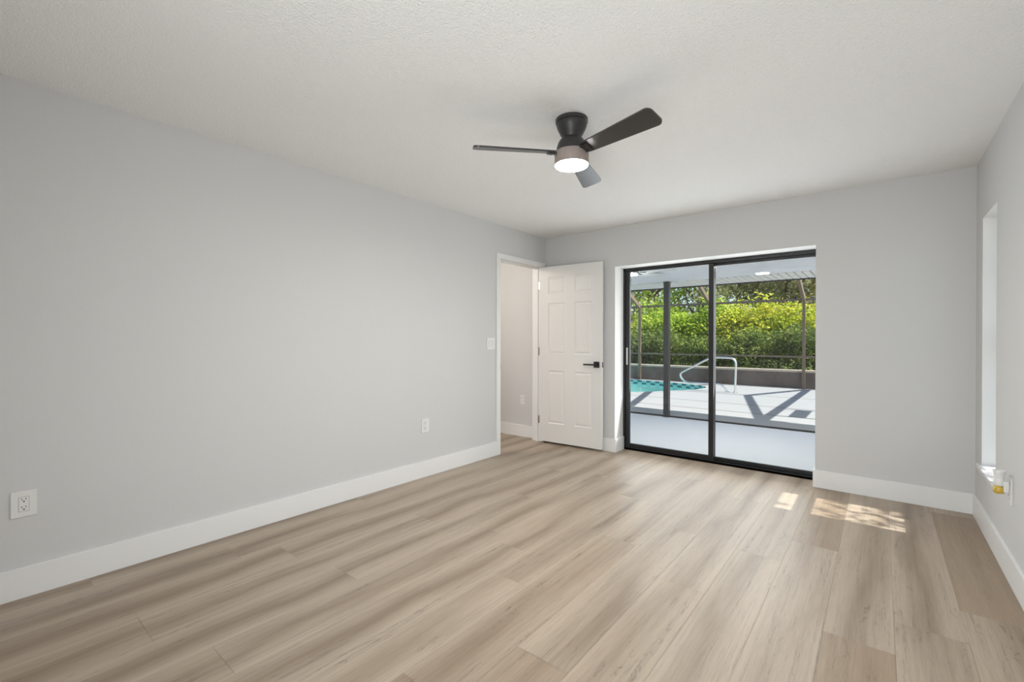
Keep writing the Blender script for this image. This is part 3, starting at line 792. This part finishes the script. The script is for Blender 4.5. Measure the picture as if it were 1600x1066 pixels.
for a, b in zip(XS, XS[1:]):
    bm = bmesh.new(); bm.faces.new([bm.verts.new(v) for v in ((a+.03, EY+0.02, ZO), (b-.03, EY+0.02, ZO), (b-.03, EY+0.02, EZ-.03), (a+.03, EY+0.02, EZ-.03))])
    obj('screen_panel', bm, SCREEN, cage)

# ------------------------------------------------------------------ planting
def foliage(name, m, parent, blobs, n, size, seed, tone=(0.1, 1.0), flat=0.6):
    """leaf blades scattered in clumps through the crown blobs [(cx,cy,cz,rx,ry,rz)]"""
    rg = np.random.default_rng(seed)
    vol = np.array([b[3]*b[4]*b[5] for b in blobs])**0.7; vol = vol/vol.sum()
    verts, faces, tn = [], [], []
    base = WLOC[parent.name]
    per = 26; nc = max(1, n//per)
    for c in range(nc):
        b = blobs[rg.choice(len(blobs), p=vol)]
        d = rg.normal(size=3); d /= np.linalg.norm(d); rr = rg.random()**0.28
        cen = np.array(b[:3]) + d*rr*np.array(b[3:6])
        ct = rg.uniform(*tone); cr = size*rg.uniform(1.5, 3.2)
        for _ in range(per):
            p = cen + rg.normal(size=3)*cr*np.array((1, 1, 0.7))*0.6
            L = size*rg.uniform(0.7, 1.35); wd = L*rg.uniform(0.32, 0.5)
            a = rg.normal(size=3); a[2] = a[2]*flat-0.25; a /= np.linalg.norm(a)
            nrm = rg.normal(size=3)*0.8+np.array((1.0, -0.7, 1.0)); s = np.cross(a, nrm); s /= np.linalg.norm(s)+1e-9
            q = np.cross(s, a)
            i0 = len(verts)
            for v in (p-a*L/2, p+s*wd/2+q*L*0.08, p+a*L/2, p-s*wd/2+q*L*0.08): verts.append(tuple(v-np.array(base)))
            faces.append((i0, i0+1, i0+2, i0+3)); tn.append(min(1, max(0, ct+rg.normal()*0.14)))
    me = bpy.data.meshes.new(name); me.from_pydata(verts, [], faces)
    at = me.attributes.new('tone', 'FLOAT', 'FACE'); at.data.foreach_set('value', np.array(tn, dtype=np.float32))
    me.materials.append(m); o = bpy.data.objects.new(name, me); COL.objects.link(o); o.parent = parent
    WLOC[o.name] = base; return o

def wood(name, parent, x, y, z0, h, r, seed, spread=0.5, nb=6, lean=0.0):
    rnd = random.Random(seed); bm = bmesh.new()
    pts = [(x+lean*h*t_*t_+rnd.uniform(-1, 1)*0.03*h*t_, y+rnd.uniform(-1, 1)*0.03*h*t_, z0+h*t_) for t_ in [i/6 for i in range(7)]]
    tube(bm, pts, [r*(1-0.7*i/6) for i in range(7)], 8)
    for k in range(nb):
        t_ = rnd.uniform(0.3, 0.95); i = int(t_*6); p = Vector(pts[i]); a = rnd.uniform(0, 2*PI); l = h*spread*rnd.uniform(0.4, 1)
        q = p+Vector((math.cos(a)*l*0.5, math.sin(a)*l*0.5, l*0.45)); e_ = q+Vector((math.cos(a+.3)*l*0.4, math.sin(a+.3)*l*0.4, l*0.5))
        tube(bm, [p, q, e_], [r*0.4, r*0.26, r*0.1], 6)
    return obj(name, bm, BARK, parent, smooth=True)

GZ = 0.28
def shrub(x, y, h, rx, leaf, n, size, seed, label, tone=(0.1, 1.0), name='shrub', group=None, low=0.25):
    e = empty(name, (x, y, GZ), label, 'shrub', group)
    rnd = random.Random(seed); blobs = []
    for k in range(7):
        a = rnd.uniform(0, 2*PI); d = rx*rnd.uniform(0.0, 0.6); zc = GZ+h*rnd.uniform(low, 0.82)
        rr = rx*rnd.uniform(0.45, 0.65)
        blobs.append((x+d*math.cos(a), y+d*math.sin(a)*0.7, zc, rr, rr*0.8, h*rnd.uniform(0.16, 0.24)))
    blobs.append((x, y, GZ+h*0.5, rx*0.75, rx*0.55, h*0.42))
    foliage('foliage', leaf, e, blobs, n, size, seed, tone)
    wood('stem', e, x, y, GZ-0.1, h*0.7, 0.045, seed, 0.5, 7)
    return e
def tree(x, y, h, rx, leaf, n, size, seed, label, r=0.12, crown=0.35, tone=(0.1, 1.0), lean=0.0, name='tree', nbl=9, nb=10):
    e = empty(name, (x, y, GZ), label, 'tree', 'trees behind the hedge')
    rnd = random.Random(seed); blobs = []
    for k in range(nbl):
        a = rnd.uniform(0, 2*PI); d = rx*rnd.uniform(0.1, 0.85)
        zc = GZ+h*rnd.uniform(crown, 0.95); rr = rx*rnd.uniform(0.3, 0.5)
        blobs.append((x+lean*h*0.4+d*math.cos(a), y+d*math.sin(a), zc, rr, rr, h*rnd.uniform(0.07, 0.13)))
    foliage('foliage', leaf, e, blobs, n, size, seed, tone)
    wood('trunk', e, x, y, GZ-0.1, h*0.9, r, seed, 0.42, nb, lean)
    return e

# low dark shrubs along the wall
for k, (x, lab) in enumerate(((-4.7, 'low dark green shrub over the garden wall, at the left edge of the glass door'),
                              (-3.5, 'low dark green shrub over the garden wall behind the left enclosure post'),
                              (-2.3, 'low dark green shrub over the garden wall behind the patio post'),
                              (-1.1, 'low dark green shrub over the garden wall behind the door mullion'),
                              (0.1, 'low dark green shrub over the garden wall just right of the handrail'),
                              (1.3, 'low dark green shrub over the garden wall behind the right enclosure post'),
                              (2.5, 'low dark green shrub over the garden wall, hidden past the glass door'))):
    shrub(x, 10.62+0.12*(k % 2), 1.15+0.2*((k*7) % 3)/2, 0.9, LEAF_D, 4200, 0.095, 100+k, lab, (0.0, 0.8), group='low shrubs along the garden wall', low=0.05)
# tall yellow-green hedge
HEDGE = [(-6.2, 12.3, 2.7, LEAF_Y, 'tall yellow-green hedge shrub hidden past the left edge of the glass door'),
         (-4.9, 11.9, 2.35, LEAF_Y, 'tall yellow-green hedge shrub at the left edge of the left glass panel'),
         (-3.8, 12.2, 2.6, LEAF_G, 'tall bright green hedge shrub just right of the left enclosure post'),
         (-2.7, 11.9, 2.55, LEAF_G, 'tall bright green hedge shrub behind the patio post'),
         (-1.6, 12.1, 2.7, LEAF_G, 'tall green hedge shrub behind the door mullion'),
         (-0.5, 11.9, 2.75, LEAF_Y, 'tall yellow-green hedge shrub behind the top of the handrail, right panel'),
         (0.6, 12.2, 2.75, LEAF_Y, 'tall yellow-green hedge shrub in the middle of the right glass panel'),
         (1.6, 11.9, 2.7, LEAF_Y, 'tall yellow-green hedge shrub behind the right enclosure post'),
         (2.8, 12.3, 2.7, LEAF_G, 'tall green hedge shrub hidden past the right edge of the glass door')]
for k, (x, y, h, lf, lab) in enumerate(HEDGE):
    shrub(x, y, h*0.85, 1.05, lf, 5600, 0.125, 200+k, lab, (0.05, 1.0), group='tall hedge behind the low shrubs')
# olive trees behind
TREES = [(-6.6, 16.2, 5.4, LEAF_B, 'tan-leaved tree above the hedge at the left edge of the glass door'),
         (-4.8, 15.6, 5.2, LEAF_G, 'green tree above the hedge beside the top of the patio post'),
         (-3.0, 16.4, 5.6, LEAF_O, 'grey-olive tree above the hedge behind the door mullion'),
         (-1.3, 15.4, 5.3, LEAF_O, 'grey-olive tree above the hedge over the handrail upright'),
         (0.3, 16.2, 5.4, LEAF_O, 'grey-olive tree above the hedge just left of the right enclosure post'),
         (1.6, 15.2, 5.0, LEAF_B, 'tan-leaved tree above the hedge behind the right enclosure post')]
for k, (x, y, h, lf, lab) in enumerate(TREES):
    tree(x, y, h, 1.8, lf, 5200, 0.15, 300+k, lab, r=0.13, crown=0.3)
for k, (x, y, lab) in enumerate(((-7.6, 21.5, 'dark distant tree behind the tan and green trees, left panel'), (-4.4, 20.8, 'dark distant tree behind the door mullion'),
                                 (-1.4, 21.4, 'dark distant tree behind the middle of the right panel'), (1.6, 21, 'dark distant tree at the right edge of the glass door'))):
    tree(x, y, 5.6, 2.4, LEAF_O, 3200, 0.22, 400+k, lab, r=0.2, crown=0.25)
# small tree beside the house whose leaves dapple the sun through the right window
e = empty('tree', (6.6, -0.6, -0.1), 'small tree on the lawn outside the right window', 'tree')
foliage('foliage', LEAF_G, e, [(6.5, -0.45, 3.55, 0.45, 0.5, 0.42), (6.6, -0.3, 3.2, 0.5, 0.6, 0.4)], 240, 0.10, 77)
wood('trunk', e, 6.6, -0.6, -0.1, 3.3, 0.05, 77, 0.4, 6)
